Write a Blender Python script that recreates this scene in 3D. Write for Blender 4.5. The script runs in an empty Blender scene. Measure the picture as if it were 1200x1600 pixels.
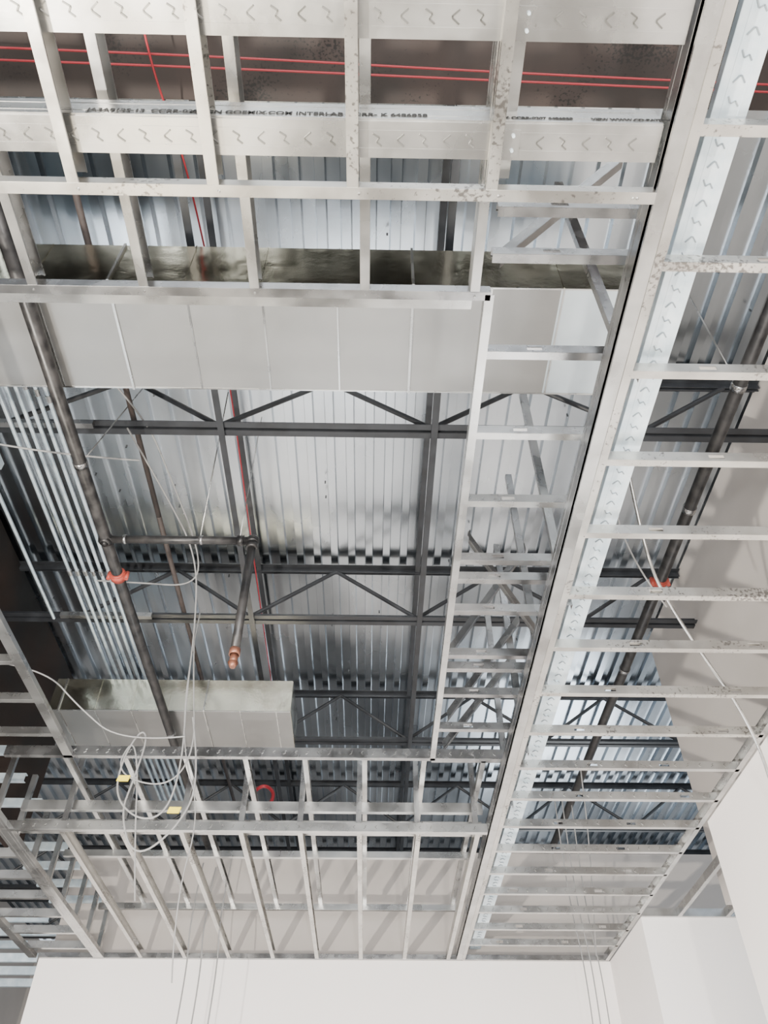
import bpy, math, random
from mathutils import Vector as V
random.seed(4)
EYE=1.6
X_,Y_,Z_=V((1,0,0)),V((0,1,0)),V((0,0,1))
# ---------------------------------------------------------------- materials
def new_mat(name):
    m=bpy.data.materials.new(name); m.use_nodes=True
    nt=m.node_tree; return m,nt,nt.nodes['Principled BSDF']
def metal(name,c1,c2,metallic=.85,rough=(.3,.5),scale=6,stain=None,bump=.02,stretch=(1,1,1),lo=1.14,hi=1.24):
    m,nt,b=new_mat(name)
    tc=nt.nodes.new('ShaderNodeTexCoord'); mp=nt.nodes.new('ShaderNodeMapping'); mp.inputs['Scale'].default_value=stretch
    n=nt.nodes.new('ShaderNodeTexNoise'); n.inputs['Scale'].default_value=scale; n.inputs['Detail'].default_value=6
    r=nt.nodes.new('ShaderNodeValToRGB'); r.color_ramp.elements[0].position=.35; r.color_ramp.elements[1].position=.65
    r.color_ramp.elements[0].color=(*c1,1); r.color_ramp.elements[1].color=(*c2,1)
    L=nt.links.new
    L(tc.outputs['Object'],mp.inputs[0]); L(mp.outputs[0],n.inputs['Vector']); L(n.outputs['Fac'],r.inputs[0])
    out=r.outputs[0]
    if stain:
        n2=nt.nodes.new('ShaderNodeTexNoise'); n2.inputs['Scale'].default_value=70; n2.inputs['Detail'].default_value=8
        n3=nt.nodes.new('ShaderNodeTexNoise'); n3.inputs['Scale'].default_value=2.5
        ad=nt.nodes.new('ShaderNodeMath'); ad.operation='ADD'
        L(tc.outputs['Object'],n2.inputs['Vector']); L(tc.outputs['Object'],n3.inputs['Vector'])
        L(n2.outputs['Fac'],ad.inputs[0]); L(n3.outputs['Fac'],ad.inputs[1])
        mr=nt.nodes.new('ShaderNodeMapRange'); mr.inputs[1].default_value=lo; mr.inputs[2].default_value=hi
        L(ad.outputs[0],mr.inputs[0])
        mx=nt.nodes.new('ShaderNodeMix'); mx.data_type='RGBA'
        L(mr.outputs[0],mx.inputs[0]); L(out,mx.inputs[6]); mx.inputs[7].default_value=(*stain,1)
        out=mx.outputs[2]
    L(out,b.inputs['Base Color'])
    mr2=nt.nodes.new('ShaderNodeMapRange'); mr2.inputs[1].default_value=.3; mr2.inputs[2].default_value=.7; mr2.inputs[3].default_value=rough[0]; mr2.inputs[4].default_value=rough[1]
    L(n.outputs['Fac'],mr2.inputs[0]); L(mr2.outputs[0],b.inputs['Roughness'])
    b.inputs['Metallic'].default_value=metallic
    if bump:
        bp=nt.nodes.new('ShaderNodeBump'); bp.inputs['Strength'].default_value=bump*5; bp.inputs['Distance'].default_value=.01
        L(n.outputs['Fac'],bp.inputs['Height']); L(bp.outputs[0],b.inputs['Normal'])
    return m
def paint(name,c,rough=.6,var=.06,scale=3,metallic=0):
    m=metal(name,tuple(x*(1-var) for x in c),tuple(min(1,x*(1+var)) for x in c),metallic,(rough*.9,min(1,rough*1.1)),scale,bump=0)
    return m
GALV=metal('galvanized',(.37,.37,.365),(.54,.54,.53),.95,(.22,.36),5,bump=.03)
GALVS=metal('galvanized_stained',(.42,.41,.39),(.58,.57,.54),.95,(.25,.40),6,stain=(.20,.19,.18),bump=.03)
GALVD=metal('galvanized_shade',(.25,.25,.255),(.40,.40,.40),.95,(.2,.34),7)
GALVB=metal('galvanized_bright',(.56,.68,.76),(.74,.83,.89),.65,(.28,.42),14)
EMB=metal('emboss_edge',(.16,.16,.15),(.26,.26,.25),.8,(.3,.4),9)
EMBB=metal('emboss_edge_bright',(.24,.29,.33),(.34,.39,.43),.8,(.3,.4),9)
DECK=metal('deck_metal',(.36,.40,.44),(.72,.77,.82),1,(.17,.36),.8,bump=.05,stretch=(1,.6,1))
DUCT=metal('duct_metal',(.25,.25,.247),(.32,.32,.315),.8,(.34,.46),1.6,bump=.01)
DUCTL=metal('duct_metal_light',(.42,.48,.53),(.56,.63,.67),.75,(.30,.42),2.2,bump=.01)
DUCTB=metal('duct_metal_side',(.60,.57,.46),(.84,.81,.68),1,(.10,.24),3,bump=.14)  # yellow of the warm reflections is put into the side colour
BLACK=paint('joist_paint',(.018,.020,.024),.45,.3,8)
PIPE=metal('pipe_black',(.013,.013,.014),(.042,.040,.040),.3,(.3,.5),14)
BROWN=metal('beam_brown',(.014,.010,.009),(.034,.024,.021),.1,(.6,.8),3,stain=(.006,.005,.005))
DKBROWN=metal('dark_brown_wall',(.004,.004,.004),(.024,.012,.008),.1,(.7,.9),1.2)  # near-black colour with faint brown variation
ORANGE=paint('coupling_orange',(.30,.045,.03),.5,.25,20)
COPPER=paint('fitting_copper',(.20,.085,.055),.4,.2,20,.5)
RED=paint('red_cable',(.26,.012,.020),.5)
WHITEC=paint('white_cable',(.24,.24,.24),.5)
YEL=paint('yellow_tag',(.8,.65,.03),.5)
GYP=paint('drywall_white',(.86,.815,.79),.85,.015,1.5)
GYPU=paint('drywall_raw',(.46,.425,.40),.9,.05,1.2)
CONC=paint('concrete',(.33,.32,.30),.6,.2,1.5)
INK=paint('ink',(.01,.01,.01),.8)
DIRT=paint('black_strap',(.04,.03,.027),.7,.3,20)
# ---------------------------------------------------------------- mesh accumulators
class Acc:
    def __init__(s): s.v=[];s.f=[];s.m=[];s.mats=[]
    def mi(s,mat):
        if mat not in s.mats: s.mats.append(mat)
        return s.mats.index(mat)
    def box(s,o,a,b,c,mat):
        i=len(s.v); mi=s.mi(mat)
        for k in range(8):
            s.v.append(o+a*(k&1)+b*((k>>1)&1)+c*((k>>2)&1))
        flip=a.cross(b).dot(c)<0
        for q in ((0,2,3,1),(4,5,7,6),(0,1,5,4),(2,6,7,3),(0,4,6,2),(1,3,7,5)):
            q=[i+t for t in q]
            if flip:q.reverse()
            s.f.append(q); s.m.append(mi)
    def cbox(s,c,dx,dy,dz,mat):
        c=V(c); s.box(c-V((dx,dy,dz))/2,X_*dx,Y_*dy,Z_*dz,mat)
    def tube(s,p0,p1,r,mat,n=12,r1=None):
        p0,p1=V(p0),V(p1); r1=r if r1 is None else r1; mi=s.mi(mat)
        d=(p1-p0).normalized(); a=d.cross(Z_ if abs(d.z)<.9 else X_).normalized(); b=d.cross(a)
        i=len(s.v)
        for k in range(n):
            t=2*math.pi*k/n; e=a*math.cos(t)+b*math.sin(t)
            s.v.append(p0+e*r); s.v.append(p1+e*r1)
        for k in range(n):
            j=(k+1)%n; s.f.append([i+2*k,i+2*j,i+2*j+1,i+2*k+1]); s.m.append(mi)
        s.f.append([i+2*k for k in range(n)][::-1]); s.m.append(mi)
        s.f.append([i+2*k+1 for k in range(n)]); s.m.append(mi)
    def build(s,name,smooth=False):
        me=bpy.data.meshes.new(name); me.from_pydata([tuple(x) for x in s.v],[],s.f)
        for m in s.mats: me.materials.append(m)
        for p,k in zip(me.polygons,s.m): p.material_index=k; p.use_smooth=smooth and len(p.vertices)==4
        me.update(); ob=bpy.data.objects.new(name,me); bpy.context.collection.objects.link(ob); return ob
TH=.0022
def prof(acc,p0,p1,v,s,segs,mat,th=TH):
    ax=p1-p0
    for (s0,v0,s1,v1) in segs:
        d=s*(s1-s0)+v*(v1-v0); n=d.cross(ax).normalized()*th
        acc.box(p0+s*s0+v*v0-n/2,ax,d,n,mat)
def chevrons(acc,p0,p1,w,n,pitch=.072,size=.020,mat=None,off=0.003):
    """row of S-shaped embosses pressed in the web"""
    ax=(p1-p0); L=ax.length; ax=ax.normalized(); k=int(L/pitch)
    for i in range(k):
        c=p0+ax*(pitch*(i+.5)); q=size
        pts=[c-w*q-ax*q*.75,c-w*q*.35+ax*q*.35,c+w*q*.35-ax*q*.1,c+w*q+ax*q*.75] if i%2 else [c-w*q+ax*q*.6,c-w*q*.1-ax*q*.5,c+w*q*.2-ax*q*.45,c+w*q+ax*q*.6]
        for a,b in zip(pts,pts[1:]):
            d=(b-a); e=d.cross(n).normalized()*(size*.24)
            acc.box(a-e/2,d,e,n*off,mat or EMB)
def channel(name,p0,p1,v,s,w=.032,d=.092,lip=.007,mat=GALV,chev=False,holes=(),screws=(),emb=None,pitch=.066):
    """C stud / track : web in direction v (depth d), flanges in direction s (width w)"""
    p0,p1=V(p0),V(p1); ax=(p1-p0); L=ax.length; axn=ax/L; A=Acc()
    if holes:
        cur=0
        for h in sorted(holes):
            h0=h*L-.03; h1=h*L+.03
            prof(A,p0+axn*cur,p0+axn*h0,v,s,[(0,0,0,d)],mat)
            prof(A,p0+axn*h0,p0+axn*h1,v,s,[(0,0,0,d*.28),(0,d*.72,0,d)],mat); cur=h1
        prof(A,p0+axn*cur,p1,v,s,[(0,0,0,d)],mat)
    else: prof(A,p0,p1,v,s,[(0,0,0,d)],mat)
    sg=[(0,0,w,0),(0,d,w,d)]
    if lip: sg+=[(w,0,w,lip),(w,d,w,d-lip)]
    prof(A,p0,p1,v,s,sg,mat)
    if d>.08:
        for q in (.25,.75):
            A.box(p0+v*(d*q-.002)-s*.002,ax,v*.004,s*.0015,mat)
    if chev: chevrons(A,p0+v*(d/2)-s*.001,p1+v*(d/2)-s*.001,v,-s,pitch,.017,emb)
    for q in screws:
        c=p0+axn*(q*L)+s*(w*.5); A.tube(c-v*.006,c+v*.002,.003,GALV,8,.0065)
    return A.build(name)
def tube_path(name,pts,r,mat,n=10,smooth=True):
    A=Acc()
    for a,b in zip(pts,pts[1:]): A.tube(a,b,r,mat,n)
    return A.build(name,smooth)
def cable(name,pts,r,mat):
    cu=bpy.data.curves.new(name,'CURVE'); cu.dimensions='3D'; cu.bevel_depth=r; cu.bevel_resolution=2; cu.resolution_u=8
    sp=cu.splines.new('NURBS'); sp.points.add(len(pts)-1); sp.order_u=3; sp.use_endpoint_u=True
    for p,q in zip(sp.points,pts): p.co=(*q,1)
    cu.materials.append(mat); ob=bpy.data.objects.new(name,cu); bpy.context.collection.objects.link(ob); return ob
def slab(name,lo,hi,mat):
    A=Acc(); lo,hi=V(lo),V(hi); d=hi-lo; A.box(lo,X_*d.x,Y_*d.y,Z_*d.z,mat); return A.build(name)
ZL=EYE+2.30   # underside of the lower framing
ZU=EYE+2.64   # underside of the upper framing
# ---------------------------------------------------------------- roof deck (ceiling)
def build_deck():
    A=Acc(); mi=A.mi(DECK); z0=EYE+4.70; per=.152; x=-6.0; y0,y1=-3.0,15.5
    pts=[]
    while x<7:
        pts+=[(x,z0),(x+.058,z0),(x+.066,z0+.045),(x+.144,z0+.045)]; x+=per
    for (px,pz) in pts: A.v.append(V((px,y0,pz))); A.v.append(V((px,y1,pz)))
    for i in range(len(pts)-1):
        A.f.append([2*i,2*i+1,2*i+3,2*i+2]); A.m.append(mi)
    for i in range(90):
        tx=-5.9+.152*random.randint(10,70)+.03; ty=random.uniform(.8,9)
        A.cbox((tx,ty,z0-.015),.012,.005,.032,BLACK)
    return A.build('ceiling')
build_deck()
slab('roof_slab',(-6,-3,EYE+4.76),(7,15.5,EYE+4.86),CONC)
# ---------------------------------------------------------------- open web joists
def joist(y,zb=EYE+4.07,zt=EYE+4.64,off=-1.03):
    A=Acc(); x0,x1=(-5.88,6.9) if y>7.2 else (-3.12,2.72)
    for z,sg in ((zb,1),(zt,-1)):
        for sy in (1,-1):
            p0=V((x0,y+sy*.012,z)); p1=V((x1,y+sy*.012,z))
            prof(A,p0,p1,Z_*sg,Y_*sy,[(0,0,0,.05),(0,0,.045,0)],BLACK,.006)
    x=off-1.4*4; hw=.7
    while x<6:
        for s in (1,-1):
            a=V((x,y,zb+.03)); b=V((x+s*hw,y,zt-.03))
            if x0<a.x<x1 and x0<b.x<x1: A.tube(a,b,.018,BLACK,8)
        x+=1.4
    return A.build('steel_bar_joist')
for y in (-.85,3.25,5.28,7.28,9.3,11.3,13.3): joist(y)
A=Acc(); zb=EYE+4.07
A.cbox((-.2,1.11,zb+.01),5.84,.28,.02,BROWN); A.cbox((-.2,1.09,zb+.3),5.84,.014,.56,BROWN); A.cbox((-.2,1.09,zb+.59),5.84,.32,.02,BROWN)
for sx in (-2.2,-.7,.8,2.2): A.cbox((sx,1.09,zb+.3),.012,.26,.56,BROWN)
A.cbox((-.2,.91,zb+.03),5.84,.13,.02,BLACK); A.cbox((-.2,.84,zb+.3),5.84,.02,.58,BLACK)  # black strip and sheet added as shade along the beam's near edge
A.build('steel_roof_beam')
for x in (-1.03,.37):
    A=Acc(); prof(A,V((x,1.25,EYE+4.05)),V((x,13.3,EYE+4.05)),Z_,X_,[(0,0,0,.04),(0,0,.04,0)],BLACK,.005)
    prof(A,V((x,1.25,EYE+4.6)),V((x,13.3,EYE+4.6)),Z_,X_,[(0,0,0,.04),(0,0,.04,0)],BLACK,.005)
    A.build('joist_bridging')
# ---------------------------------------------------------------- ducts
def duct(name,x0,x1,y0,y1,z0,z1,seams,xl=None):
    A=Acc(); xs=xl or x1
    A.box(V((x0,y0,z0)),X_*(xs-x0),Y_*(y1-y0),Z_*(z1-z0),DUCT)
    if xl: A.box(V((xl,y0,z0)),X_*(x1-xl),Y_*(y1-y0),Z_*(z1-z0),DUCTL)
    A.box(V((x0,y0-.004,z0+.004)),X_*(x1-x0),Y_*.003,Z_*(z1-z0-.008),DUCTB)
    A.box(V((x1,y0,z0+.004)),X_*.003,Y_*(y1-y0),Z_*(z1-z0-.008),DUCTB)
    for i,x in enumerate(seams):
        big=i%4==0
        if big:
            A.box(V((x,y0-.008,z0-.010)),X_*.012,Y_*(y1-y0+.016),Z_*.012,GALV)
            A.box(V((x,y0-.016,z0-.003)),X_*.012,Y_*.012,Z_*(z1-z0),GALV)
        else:
            A.box(V((x,y0,z0-.005)),X_*.008,Y_*(y1-y0),Z_*.006,GALV)
            A.box(V((x,y0-.008,z0)),X_*.005,Y_*.006,Z_*(z1-z0),DUCTB)
    for sy in (y0,y1):
        A.box(V((x0,sy-.004,z0-.004)),X_*(x1-x0),Y_*.008,Z_*.006,GALV)
    return A.build(name)
s=[]; x=-2.05-.37*2
while x<1.3: s.append(round(x,3)); x+=.37
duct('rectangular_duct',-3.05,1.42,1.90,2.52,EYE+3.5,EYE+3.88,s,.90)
s=[-2.6+.3*i for i in range(7)]
duct('rectangular_duct',-2.68,-.68,5.78,6.38,EYE+3.5,EYE+3.80,s)
# ---------------------------------------------------------------- lower framing (bottom z = ZL)
def ystud(x,y0,y1,z,mat=GALVS,d=.092,w=.032,name='steel_stud'):
    return channel(name,(x-w/2,y0,z),(x-w/2,y1,z),Z_,X_,w,d,mat=mat)
GX=-.075
for k in range(-5,2): ystud(GX+.406*k,-1.0,.94,ZL)
channel('steel_stud',(.36,-1.0,ZL+.10),(.36,.94,ZL+.10),Z_,X_,.032,.09,mat=GALV)
channel('steel_track',(-2.48,.935,ZL-.002),(.815,.935,ZL-.002),Z_,Y_,.034,.040,0,GALVS,screws=[(GX+.406*k+2.48)/3.27 for k in range(-5,3)]+[.98])
zh=ZL+.094
channel('steel_header',(-2.48,-.10,zh-.055),(.80,-.10,zh-.055),Y_,Z_,.04,.098,0,GALV,chev=True)
channel('steel_header',(-2.48,.455,zh-.055),(.80,.455,zh-.055),Y_,Z_,.04,.105,0,GALV,chev=True)
h2=channel('steel_header',(-2.48,.765,zh-.055),(.80,.765,zh-.055),Y_,Z_,.04,.098,0,GALV,chev=True)
h3=channel('steel_header',(-2.48,.760,zh-.05),(.80,.760,zh-.05),Z_,Y_,.012,.115,0,GALV)
def text(s,x,z,y,size,par):
    cu=bpy.data.curves.new('lettering','FONT'); cu.body=s; cu.size=size; cu.extrude=.0006; cu.offset=.0006
    ob=bpy.data.objects.new('lettering',cu); bpy.context.collection.objects.link(ob)
    ob.location=(x,y,z); ob.rotation_euler=(math.pi/2,0,0); cu.materials.append(INK); ob.parent=par
for t,x in (('JA3A912S-13  CCRR-0207',-.82),('ALIGN GOEMIX.COM INTERLAB CCRR- K 6486858',-.53),('CK CCRR-0207 6486858',.34),('VIEW WWW.CD-PATENTS.COM',.60)):
    text(t,x,zh-.034,.757,.030 if x<.3 else .020,h3)
for y in (.49,.79):
    A=Acc(); A.box(V((.33,y-.01,zh-.060)),X_*.07,Y_*.075,Z_*.003,GALV)
    for dx in (.012,.05):
        for dy in (.005,.045): A.tube((.33+dx,y+dy,zh-.066),(.33+dx,y+dy,zh-.058),.005,GALVB,8)
    A.build('lap_plate')
for k in range(-5,2): ystud(-.045+.406*k,-.6,1.46,ZU,GALV)
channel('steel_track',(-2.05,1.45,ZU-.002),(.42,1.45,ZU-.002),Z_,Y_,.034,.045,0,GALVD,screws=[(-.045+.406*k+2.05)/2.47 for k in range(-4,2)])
channel('steel_track',(-2.05,1.50,ZU+.05),(.36,1.50,ZU+.05),Y_,Z_,.034,.05,0,GALV)
# long corner beam along the opening
channel('steel_corner_track',(.815,-1.0,ZL-.001),(.815,8.08,ZL-.001),X_,Z_,.034,.062,0,GALV)
A=Acc(); prof(A,V((.862,-1,ZL-.004)),V((.862,8.08,ZL-.004)),X_,Z_,[(0,0,.0,.03)],GALVS,.003); A.build('corner_bead')
channel('steel_corner_track',(.815,-1.0,ZL+.01),(.815,8.08,ZL+.01),Z_,X_,.06,.11,0,GALVD)
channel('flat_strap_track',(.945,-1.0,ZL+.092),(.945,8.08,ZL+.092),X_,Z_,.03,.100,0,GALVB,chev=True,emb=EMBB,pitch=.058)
for k in range(-2,18):
    y=.745+.406*k
    if y>8.0: break
    far=k>=9
    channel('ladder_stud',(.872,y,ZL),(2.225,y,ZL),Z_,Y_,.030,.05,.006,GALV if far else GALVS,
        holes=(random.uniform(.18,.35),random.uniform(.65,.85)),screws=(.01,))
for k in range(9,18):
    A=Acc(); y=.745+.406*k-.001
    chevrons(A,V((.9,y,ZL+.025)),V((2.2,y,ZL+.025)),Z_,-Y_,.075,.011); A.build('stud_embossing')
channel('steel_track',(2.235,0.0,ZL+.0),(2.235,8.08,ZL+.0),Z_,-X_,.034,.06,0,GALV)
# inner ladder (upper level), right of opening
channel('steel_track',(.40,1.46,ZU-.002),(.40,4.96,ZU-.002),Z_,X_,.034,.05,0,GALV)
ys=[1.13]+[1.30+.406*i for i in range(10)]+[3.07,3.87]
for i,y in enumerate(ys):
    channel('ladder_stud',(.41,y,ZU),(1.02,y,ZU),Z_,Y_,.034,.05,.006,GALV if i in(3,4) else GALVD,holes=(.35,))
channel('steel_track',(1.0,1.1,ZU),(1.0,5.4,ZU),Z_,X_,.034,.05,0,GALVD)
# far side of opening
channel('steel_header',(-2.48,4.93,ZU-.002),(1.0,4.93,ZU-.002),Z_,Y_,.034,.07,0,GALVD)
A=Acc(); chevrons(A,V((-2.05,4.928,ZU+.033)),V((1.0,4.928,ZU+.033)),Z_,-Y_,.075,.013,GALV); A.build('stud_embossing')
channel('steel_track',(-2.50,5.31,ZL-.002),(.80,5.31,ZL-.002),Z_,Y_,.034,.06,0,GALV)
A=Acc(); chevrons(A,V((-2.4,5.308,ZL+.027)),V((.8,5.308,ZL+.027)),Z_,-Y_,.075,.011); A.build('stud_embossing')
for k in range(-5,3): ystud(GX+.406*k,5.33,8.07,ZL,GALVS,.07)
for k in range(-5,3): ystud(-.045+.406*k,4.95,7.68,ZU,GALV,.05)
channel('steel_header',(-2.48,5.45,ZL+.2),(.80,5.45,ZL+.2),Z_,Y_,.034,.07,0,GALV)
channel('steel_header',(-2.48,5.56,ZL+.09),(.80,5.56,ZL+.09),Z_,Y_,.034,.092,0,GALV,chev=True)
channel('steel_track',(-2.48,6.48,ZU-.05),(.80,6.48,ZU-.05),Z_,Y_,.034,.05,0,GALV)
channel('steel_track',(-2.48,7.66,ZU-.05),(.80,7.66,ZU-.05),Z_,Y_,.034,.05,0,GALV)
channel('steel_track',(-3.05,8.06,ZL-.002),(2.2,8.06,ZL-.002),Z_,Y_,.034,.04,0,GALVD)
for k in range(-5,3):
    x=-.1+.406*k
    channel('hanger_stud',(x,5.36,ZL+.03),(x,5.36,ZU+.25),X_,Y_,.032,.035,0,GALVD)
# left side bands
channel('steel_track',(-2.08,1.46,ZU-.002),(-2.08,4.96,ZU-.002),X_,Z_,.034,.06,0,GALV)
channel('steel_corner_track',(-2.54,-1.0,ZL-.001),(-2.54,8.08,ZL-.001),X_,Z_,.034,.092,0,GALV)
for i in range(20):
    y=.9+.406*i
    if y<7.9: channel('ladder_stud',(-3.08,y,ZL),(-2.5,y,ZL),Z_,Y_,.034,.06,.006,GALV)
    if 1.2<y<4.9: channel('ladder_stud',(-2.55,y+.1,ZU),(-2.08,y+.1,ZU),Z_,Y_,.034,.05,.006,GALV)
channel('steel_corner_track',(-3.14,-1.0,ZL-.001),(-3.14,8.08,ZL-.001),X_,Z_,.034,.07,0,GALV)
for i in range(8):
    y=5.1+.406*i
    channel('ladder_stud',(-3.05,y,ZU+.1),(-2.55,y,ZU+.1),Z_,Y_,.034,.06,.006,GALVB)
    channel('hanger_stud',(-2.5,y,ZL+.03),(-2.5,y,ZU+.15),X_,Y_,.032,.035,0,GALV)
for z in (ZL,ZL+.35):
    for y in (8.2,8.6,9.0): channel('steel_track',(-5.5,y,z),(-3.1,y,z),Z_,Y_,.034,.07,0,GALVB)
for y in (1.6,2.9,3.6,4.3,5.0):
    channel('hanger_stud',(.90,y,ZL+.04),(.90,y,EYE+4.05),X_,Y_,.032,.04,0,GALVD)
for (a,b) in (((.45,1.35,ZU+.06),(.95,1.15,ZU+.5)),((.55,3.3,ZU+.5),(.95,3.6,ZU)),((.45,3.9,ZU+.1),(.95,3.6,ZU+.7)),((.5,4.6,ZU+.1),(.98,4.2,ZU+.6)),((.5,5.0,ZU+.1),(.98,4.7,ZU+.6))):
    channel('diagonal_brace_stud',a,b,Z_,Y_,.034,.07,.006,GALVD)
# ---------------------------------------------------------------- walls and floor
slab('floor',(-6,-6,-.1),(7,15.5,0),CONC)
slab('wall_back',(-3.05,8.10,0),(2.25,8.22,ZL),GYP)
slab('wall_right_return',(2.25,6.93,0),(2.37,8.22,ZL),GYP)
slab('wall_alcove',(2.37,6.93,0),(4.0,7.05,ZL),GYP)
slab('wall_right',(2.25,-1.5,0),(2.37,5.12,ZL),GYP)
slab('wall_right_upper',(2.74,-1.5,ZL-.1),(2.84,6.35,EYE+4.69),GYPU)
slab('wall_back_upper',(-3.0,8.24,ZL-.1),(4.0,8.34,EYE+3.35),GYPU)
slab('wall_left_upper',(-3.25,-1.5,EYE+2.9),(-3.15,7.2,EYE+4.69),DKBROWN)
slab('wall_left',(-6.0,-3,0),(-5.9,15.5,EYE+4.69),GYPU)
slab('wall_far_upper',(-6.0,15.5,0),(7,15.6,EYE+4.69),GYPU)
channel('steel_track',(2.25,6.90,ZL),(4.0,6.90,ZL),Z_,Y_,.034,.06,0,GALV)
for x in (2.55,2.95,3.35): channel('steel_stud',(x,5.0,ZL),(x,6.9,ZL),Z_,X_,.032,.06,.006,GALV)
# ---------------------------------------------------------------- sprinkler pipes
def elbow(A,c,r):
    c=V(c)
    for i in range(6):
        a0=math.pi*i/6-math.pi/2; a1=a0+math.pi/6
        A.tube(c+Z_*r*math.sin(a0),c+Z_*r*math.sin(a1),max(.002,r*math.cos(a0)),PIPE,12,max(.002,r*math.cos(a1)))
def coupling(A,c,ax,r):
    c=V(c); A.tube(c-ax*.035,c+ax*.035,r*1.25,ORANGE,14); A.tube(c-ax*.022,c+ax*.022,r*1.45,ORANGE,14)
    s=ax.cross(Z_)
    for q in (1,-1): A.tube(c+s*q*r*1.6-Z_*.03,c+s*q*r*1.6+Z_*.03,.014,ORANGE,8)
zp=EYE+3.42; r=.036
A=Acc(); A.tube((-1.69,-.5,zp),(-1.69,13,zp),r,PIPE,16); coupling(A,(-1.69,3.98,zp),Y_,r)
for y in (3.0,6.0): A.tube((-1.69,y-.02,zp),(-1.69,y+.02,zp),r*1.15,GALVD,16)
A.tube((-1.69,3.63,zp),(-.765,3.63,zp),.026,PIPE,14); A.tube((-.765,3.63,zp),(-.765,3.63,EYE+2.55),.026,PIPE,14)
elbow(A,(-.765,3.63,zp),.042); elbow(A,(-1.69,3.63,zp),.05)
A.tube((-.765,3.63,zp-.03),(-.765,3.63,zp-.07),.036,PIPE,14); A.tube((-.82,3.63,zp),(-.86,3.63,zp),.034,PIPE,14)
for xx in (-1.58,-1.1): A.tube((xx,3.63,zp),(xx+.02,3.63,zp),.031,GALVD,14)
A.tube((-.765,3.63,EYE+2.59),(-.765,3.63,EYE+2.55),.031,COPPER,14); A.tube((-.765,3.63,EYE+2.55),(-.765,3.63,EYE+2.50),.022,COPPER,14); A.tube((-.765,3.63,EYE+2.50),(-.765,3.63,EYE+2.47),.030,COPPER,14,.015)
A.build('sprinkler_pipe',True)
A=Acc(); A.tube((1.91,-.5,zp),(1.91,13,zp),r,PIPE,16); coupling(A,(1.91,3.98,zp),Y_,r*.9)
for y in (2.4,3.3,5.0): A.tube((1.91,y-.02,zp),(1.91,y+.02,zp),r*1.15,GALVD,16)
A.build('sprinkler_pipe',True)
for (a,b) in (((-1.69,3.0,zp),(-1.62,3.25,EYE+4.5)),((-1.1,3.63,zp),(-1.03,3.27,EYE+4.5)),((1.91,2.4,zp),(1.91,2.4,EYE+4.69)),((-.85,3.63,zp),(-.85,3.63,EYE+4.69))):
    tube_path('hanger_wire',[a,b],.004,GALV,6)
A=Acc()
for i in range(6):
    x=-2.34+.06*i; A.tube((x,1.3,EYE+4.0),(x,8.6,EYE+4.0),.013,GALVB,10)
    for y in (2.7+.05*i,4.6,6.9-.04*i): A.tube((x,y,EYE+4.0),(x,y+.05,EYE+4.0),.018,GALV,10)
A.tube((-2.62,1.3,EYE+4.0),(-2.62,5.2,EYE+4.0),.013,GALVB,10)
A.cbox((-2.55,3.45,EYE+3.97),.12,.14,.06,GALVB)
for y in (3.2,5.2): A.cbox((-2.2,y,EYE+4.035),.75,.04,.04,GALVD)
A.build('conduit_bundle',False)
tube_path('cable_tray_strap',[(-1.62,1.6,EYE+4.2),(-1.62,4.2,EYE+4.2),(-1.6,9,EYE+4.2)],.02,DIRT,8)
for i,(ya,yb) in enumerate(((1.00,1.10),(1.05,1.13))):
    cable('red_cable',[(-2.9,ya-.02,EYE+3.9),(-1,ya,EYE+3.88),(.8,yb-.03,EYE+3.9),(2.6,yb,EYE+3.88)],.005,RED)
cable('red_cable',[(-1.03,.8,EYE+3.9),(-1.0,1.05,EYE+3.8),(-.98,1.5,EYE+4.1),(-.97,2.8,EYE+4.35),(-.98,5,EYE+4.3),(-.98,7.5,EYE+4.3)],.005,RED)
cable('red_cable',[(-.88,5.9,EYE+2.75),(-.95,6.0,EYE+2.9),(-.86,6.05,EYE+3.0),(-.76,6.0,EYE+2.9),(-.8,5.95,EYE+2.75),(-.88,5.9,EYE+2.72)],.014,RED)
Yc=4.62
def L(*p): return [(x,y if y else Yc,EYE+h) for (x,y,h) in p]
c0=cable('hanging_cable',L((-1.6,3.2,4.0),(-1.45,3.8,4.0),(-1.3,4.3,3.9),(-1.29,4.6,3.54),(-1.25,0,2.91),(-1.19,0,2.44),(-1.22,0,2.1),(-1.38,0,2.05),(-1.56,0,2.2),(-1.57,0,2.45),(-1.50,0,2.66),(-1.44,0,2.6),(-1.47,0,2.3),(-1.5,0,2.1),(-1.36,0,1.82),(-1.15,0,2.0),(-1.05,0,2.3),(-1.18,0,2.75)),.006,WHITEC)
cable('hanging_cable',L((-1.3,4.6,3.54),(-1.22,0,3.0),(-1.12,0,2.5),(-1.25,0,2.25),(-1.6,0,2.35),(-1.54,0,2.6),(-1.46,0,2.4),(-1.38,0,1.95),(-1.3,0,1.6)),.005,WHITEC)
cable('hanging_cable',L((-1.27,4.6,3.6),(-1.28,0,3.1),(-1.20,0,2.5),(-1.02,0,2.1),(-1.08,0,1.6),(-1.02,0,1.2)),.004,WHITEC)
cable('hanging_cable',L((-1.7,2.9,4.15),(-1.5,3.2,4.1),(-1.42,3.6,4.05),(-1.30,4.4,4.0),(-1.35,4.6,3.85),(-1.75,4.5,3.8),(-2.1,4.6,3.9)),.006,WHITEC)
cable('hanging_cable',L((-2.3,4.0,2.75),(-2.1,4.3,2.9),(-1.9,4.5,2.75),(-1.6,4.6,2.55),(-1.2,4.6,2.6)),.005,WHITEC)
cable('hanging_cable',L((-3.1,2.9,3.7),(-2.4,3.0,3.62),(-1.8,3.1,3.6),(-1.5,3.3,3.8)),.006,WHITEC)
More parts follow.
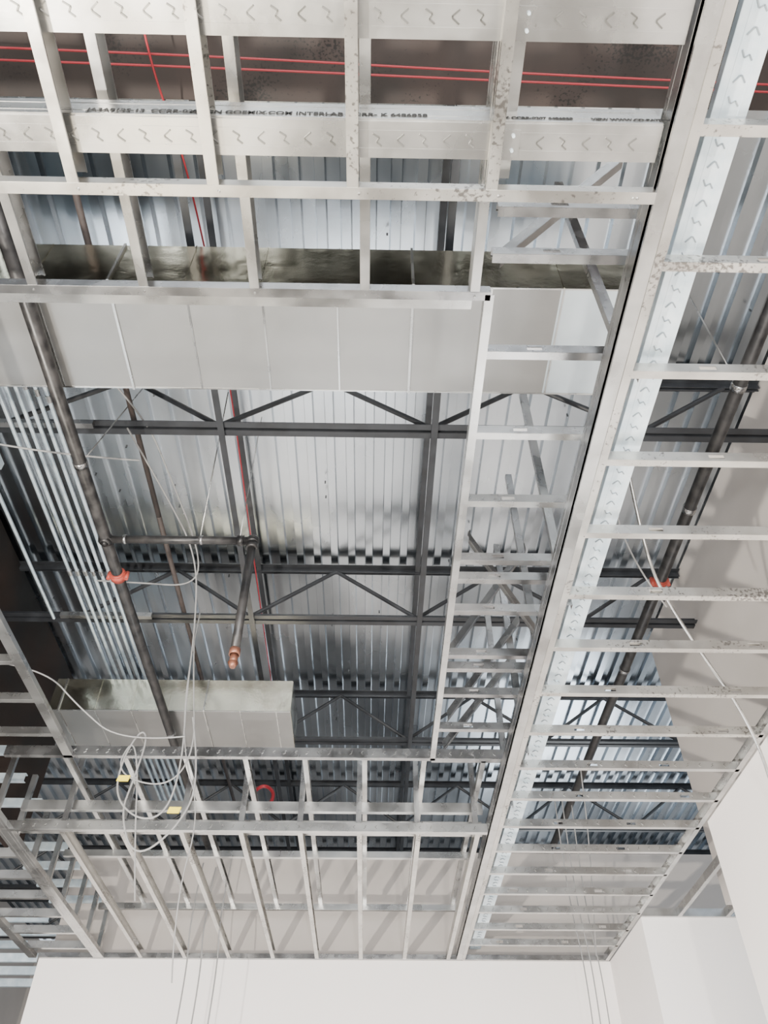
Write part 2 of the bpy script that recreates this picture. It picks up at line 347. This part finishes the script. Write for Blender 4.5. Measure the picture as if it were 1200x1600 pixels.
for (x,y) in ((-1.55,7.4),(-1.45,7.5),(-1.28,7.3)):
    cable('hanging_cable',L((x+.02,y,2.9),(x-.02,y,2.4),(x+.03,y,2.0),(x,y,1.4)),.006,WHITEC)
for (x,y) in ((2.0,7.6),(1.85,7.3),(1.8,7.35)):
    cable('hanging_cable',L((x-.25,y-1,3.1),(x-.03,y,2.6),(x+.03,y,2.0),(x,y,1.4)),.005,WHITEC)
cable('hanging_cable',L((1.55,5.4,2.9),(1.75,6.2,2.75),(1.95,7.3,2.35),(2.0,7.6,2.2)),.005,WHITEC)
cable('armored_cable',L((1.3,2.5,3.6),(1.35,2.9,2.75),(1.6,3.3,2.6),(2.2,3.95,2.2),(2.24,4.2,1.9)),.009,GALV)
cable('hanging_cable',L((1.3,2.5,3.6),(1.25,2.7,3.2),(1.33,3.1,2.9),(1.6,3.35,2.7)),.005,WHITEC)
for (x,h) in ((-1.57,2.3),(-1.22,2.10)):
    A=Acc(); A.box(V((x,Yc-.012,EYE+h)),X_*.07,Y_*.012,V((.01,0,.035)),YEL); o=A.build('cable_tag'); o.parent=c0
# ---------------------------------------------------------------- camera
cd=bpy.data.cameras.new('camera'); cam=bpy.data.objects.new('camera',cd); bpy.context.collection.objects.link(cam)
cam.location=(0,0,EYE); cam.rotation_euler=(math.radians(90+45.5),0,math.radians(-1))
cd.sensor_fit='HORIZONTAL'; cd.sensor_width=36; cd.lens=36*1230/1200; cd.clip_start=.02
bpy.context.scene.camera=cam
# ---------------------------------------------------------------- light
w=bpy.data.worlds.new('world'); bpy.context.scene.world=w; w.use_nodes=True
w.node_tree.nodes['Background'].inputs[0].default_value=(.80,.90,1,1); w.node_tree.nodes['Background'].inputs[1].default_value=1.3
def area(name,loc,rot,sx,sy,p,c):
    l=bpy.data.lights.new(name,'AREA'); l.shape='RECTANGLE'; l.size=sx; l.size_y=sy; l.energy=p; l.color=c
    o=bpy.data.objects.new(name,l); bpy.context.collection.objects.link(o); o.location=loc; o.rotation_euler=rot
def aim(loc,to): return (V(to)-V(loc)).to_track_quat('-Z','Y').to_euler()
area('window_light',(0,-5,1.6),(math.radians(93),0,0),8,2.8,1300,(1,.97,.94))
area('added_light',(-1.6,1.9,.15),(math.radians(180),0,0),.8,1.9,48,(1,.86,.64))  # added uplights near the floor, for bright reflections on the metal
area('added_light',(1.3,4.6,.15),(math.radians(180),0,0),.9,1.6,60,(1,.98,.95))
area('added_light',(-.4,6.2,.15),(math.radians(180),0,0),1.2,1.2,65,(.95,.98,1))
area('added_light',(-3.6,5.4,.15),(math.radians(180),0,0),1.0,1.0,60,(.92,.97,1))  # added to brighten the framing at lower left
l0=(-2.6,.2,.5); area('added_light',l0,aim(l0,(2.5,3.6,5.0)),.12,.12,700,(1,.93,.82))  # added low lamp, throws framing shadows on the upper right wall
l0=(.6,-2.6,.4); area('added_light',l0,aim(l0,(-1.0,8,4.0)),.16,.16,300,(1,.96,.9))  # added low lamp behind the camera, for crisp shadows
# unseen area lamp behind the back wall, aimed up at the deck
area('far_area_light',(3.0,12.5,3.5),aim((3.0,12.5,3.5),(-1,9,6.2)),3,1.5,120,(.9,.96,1))
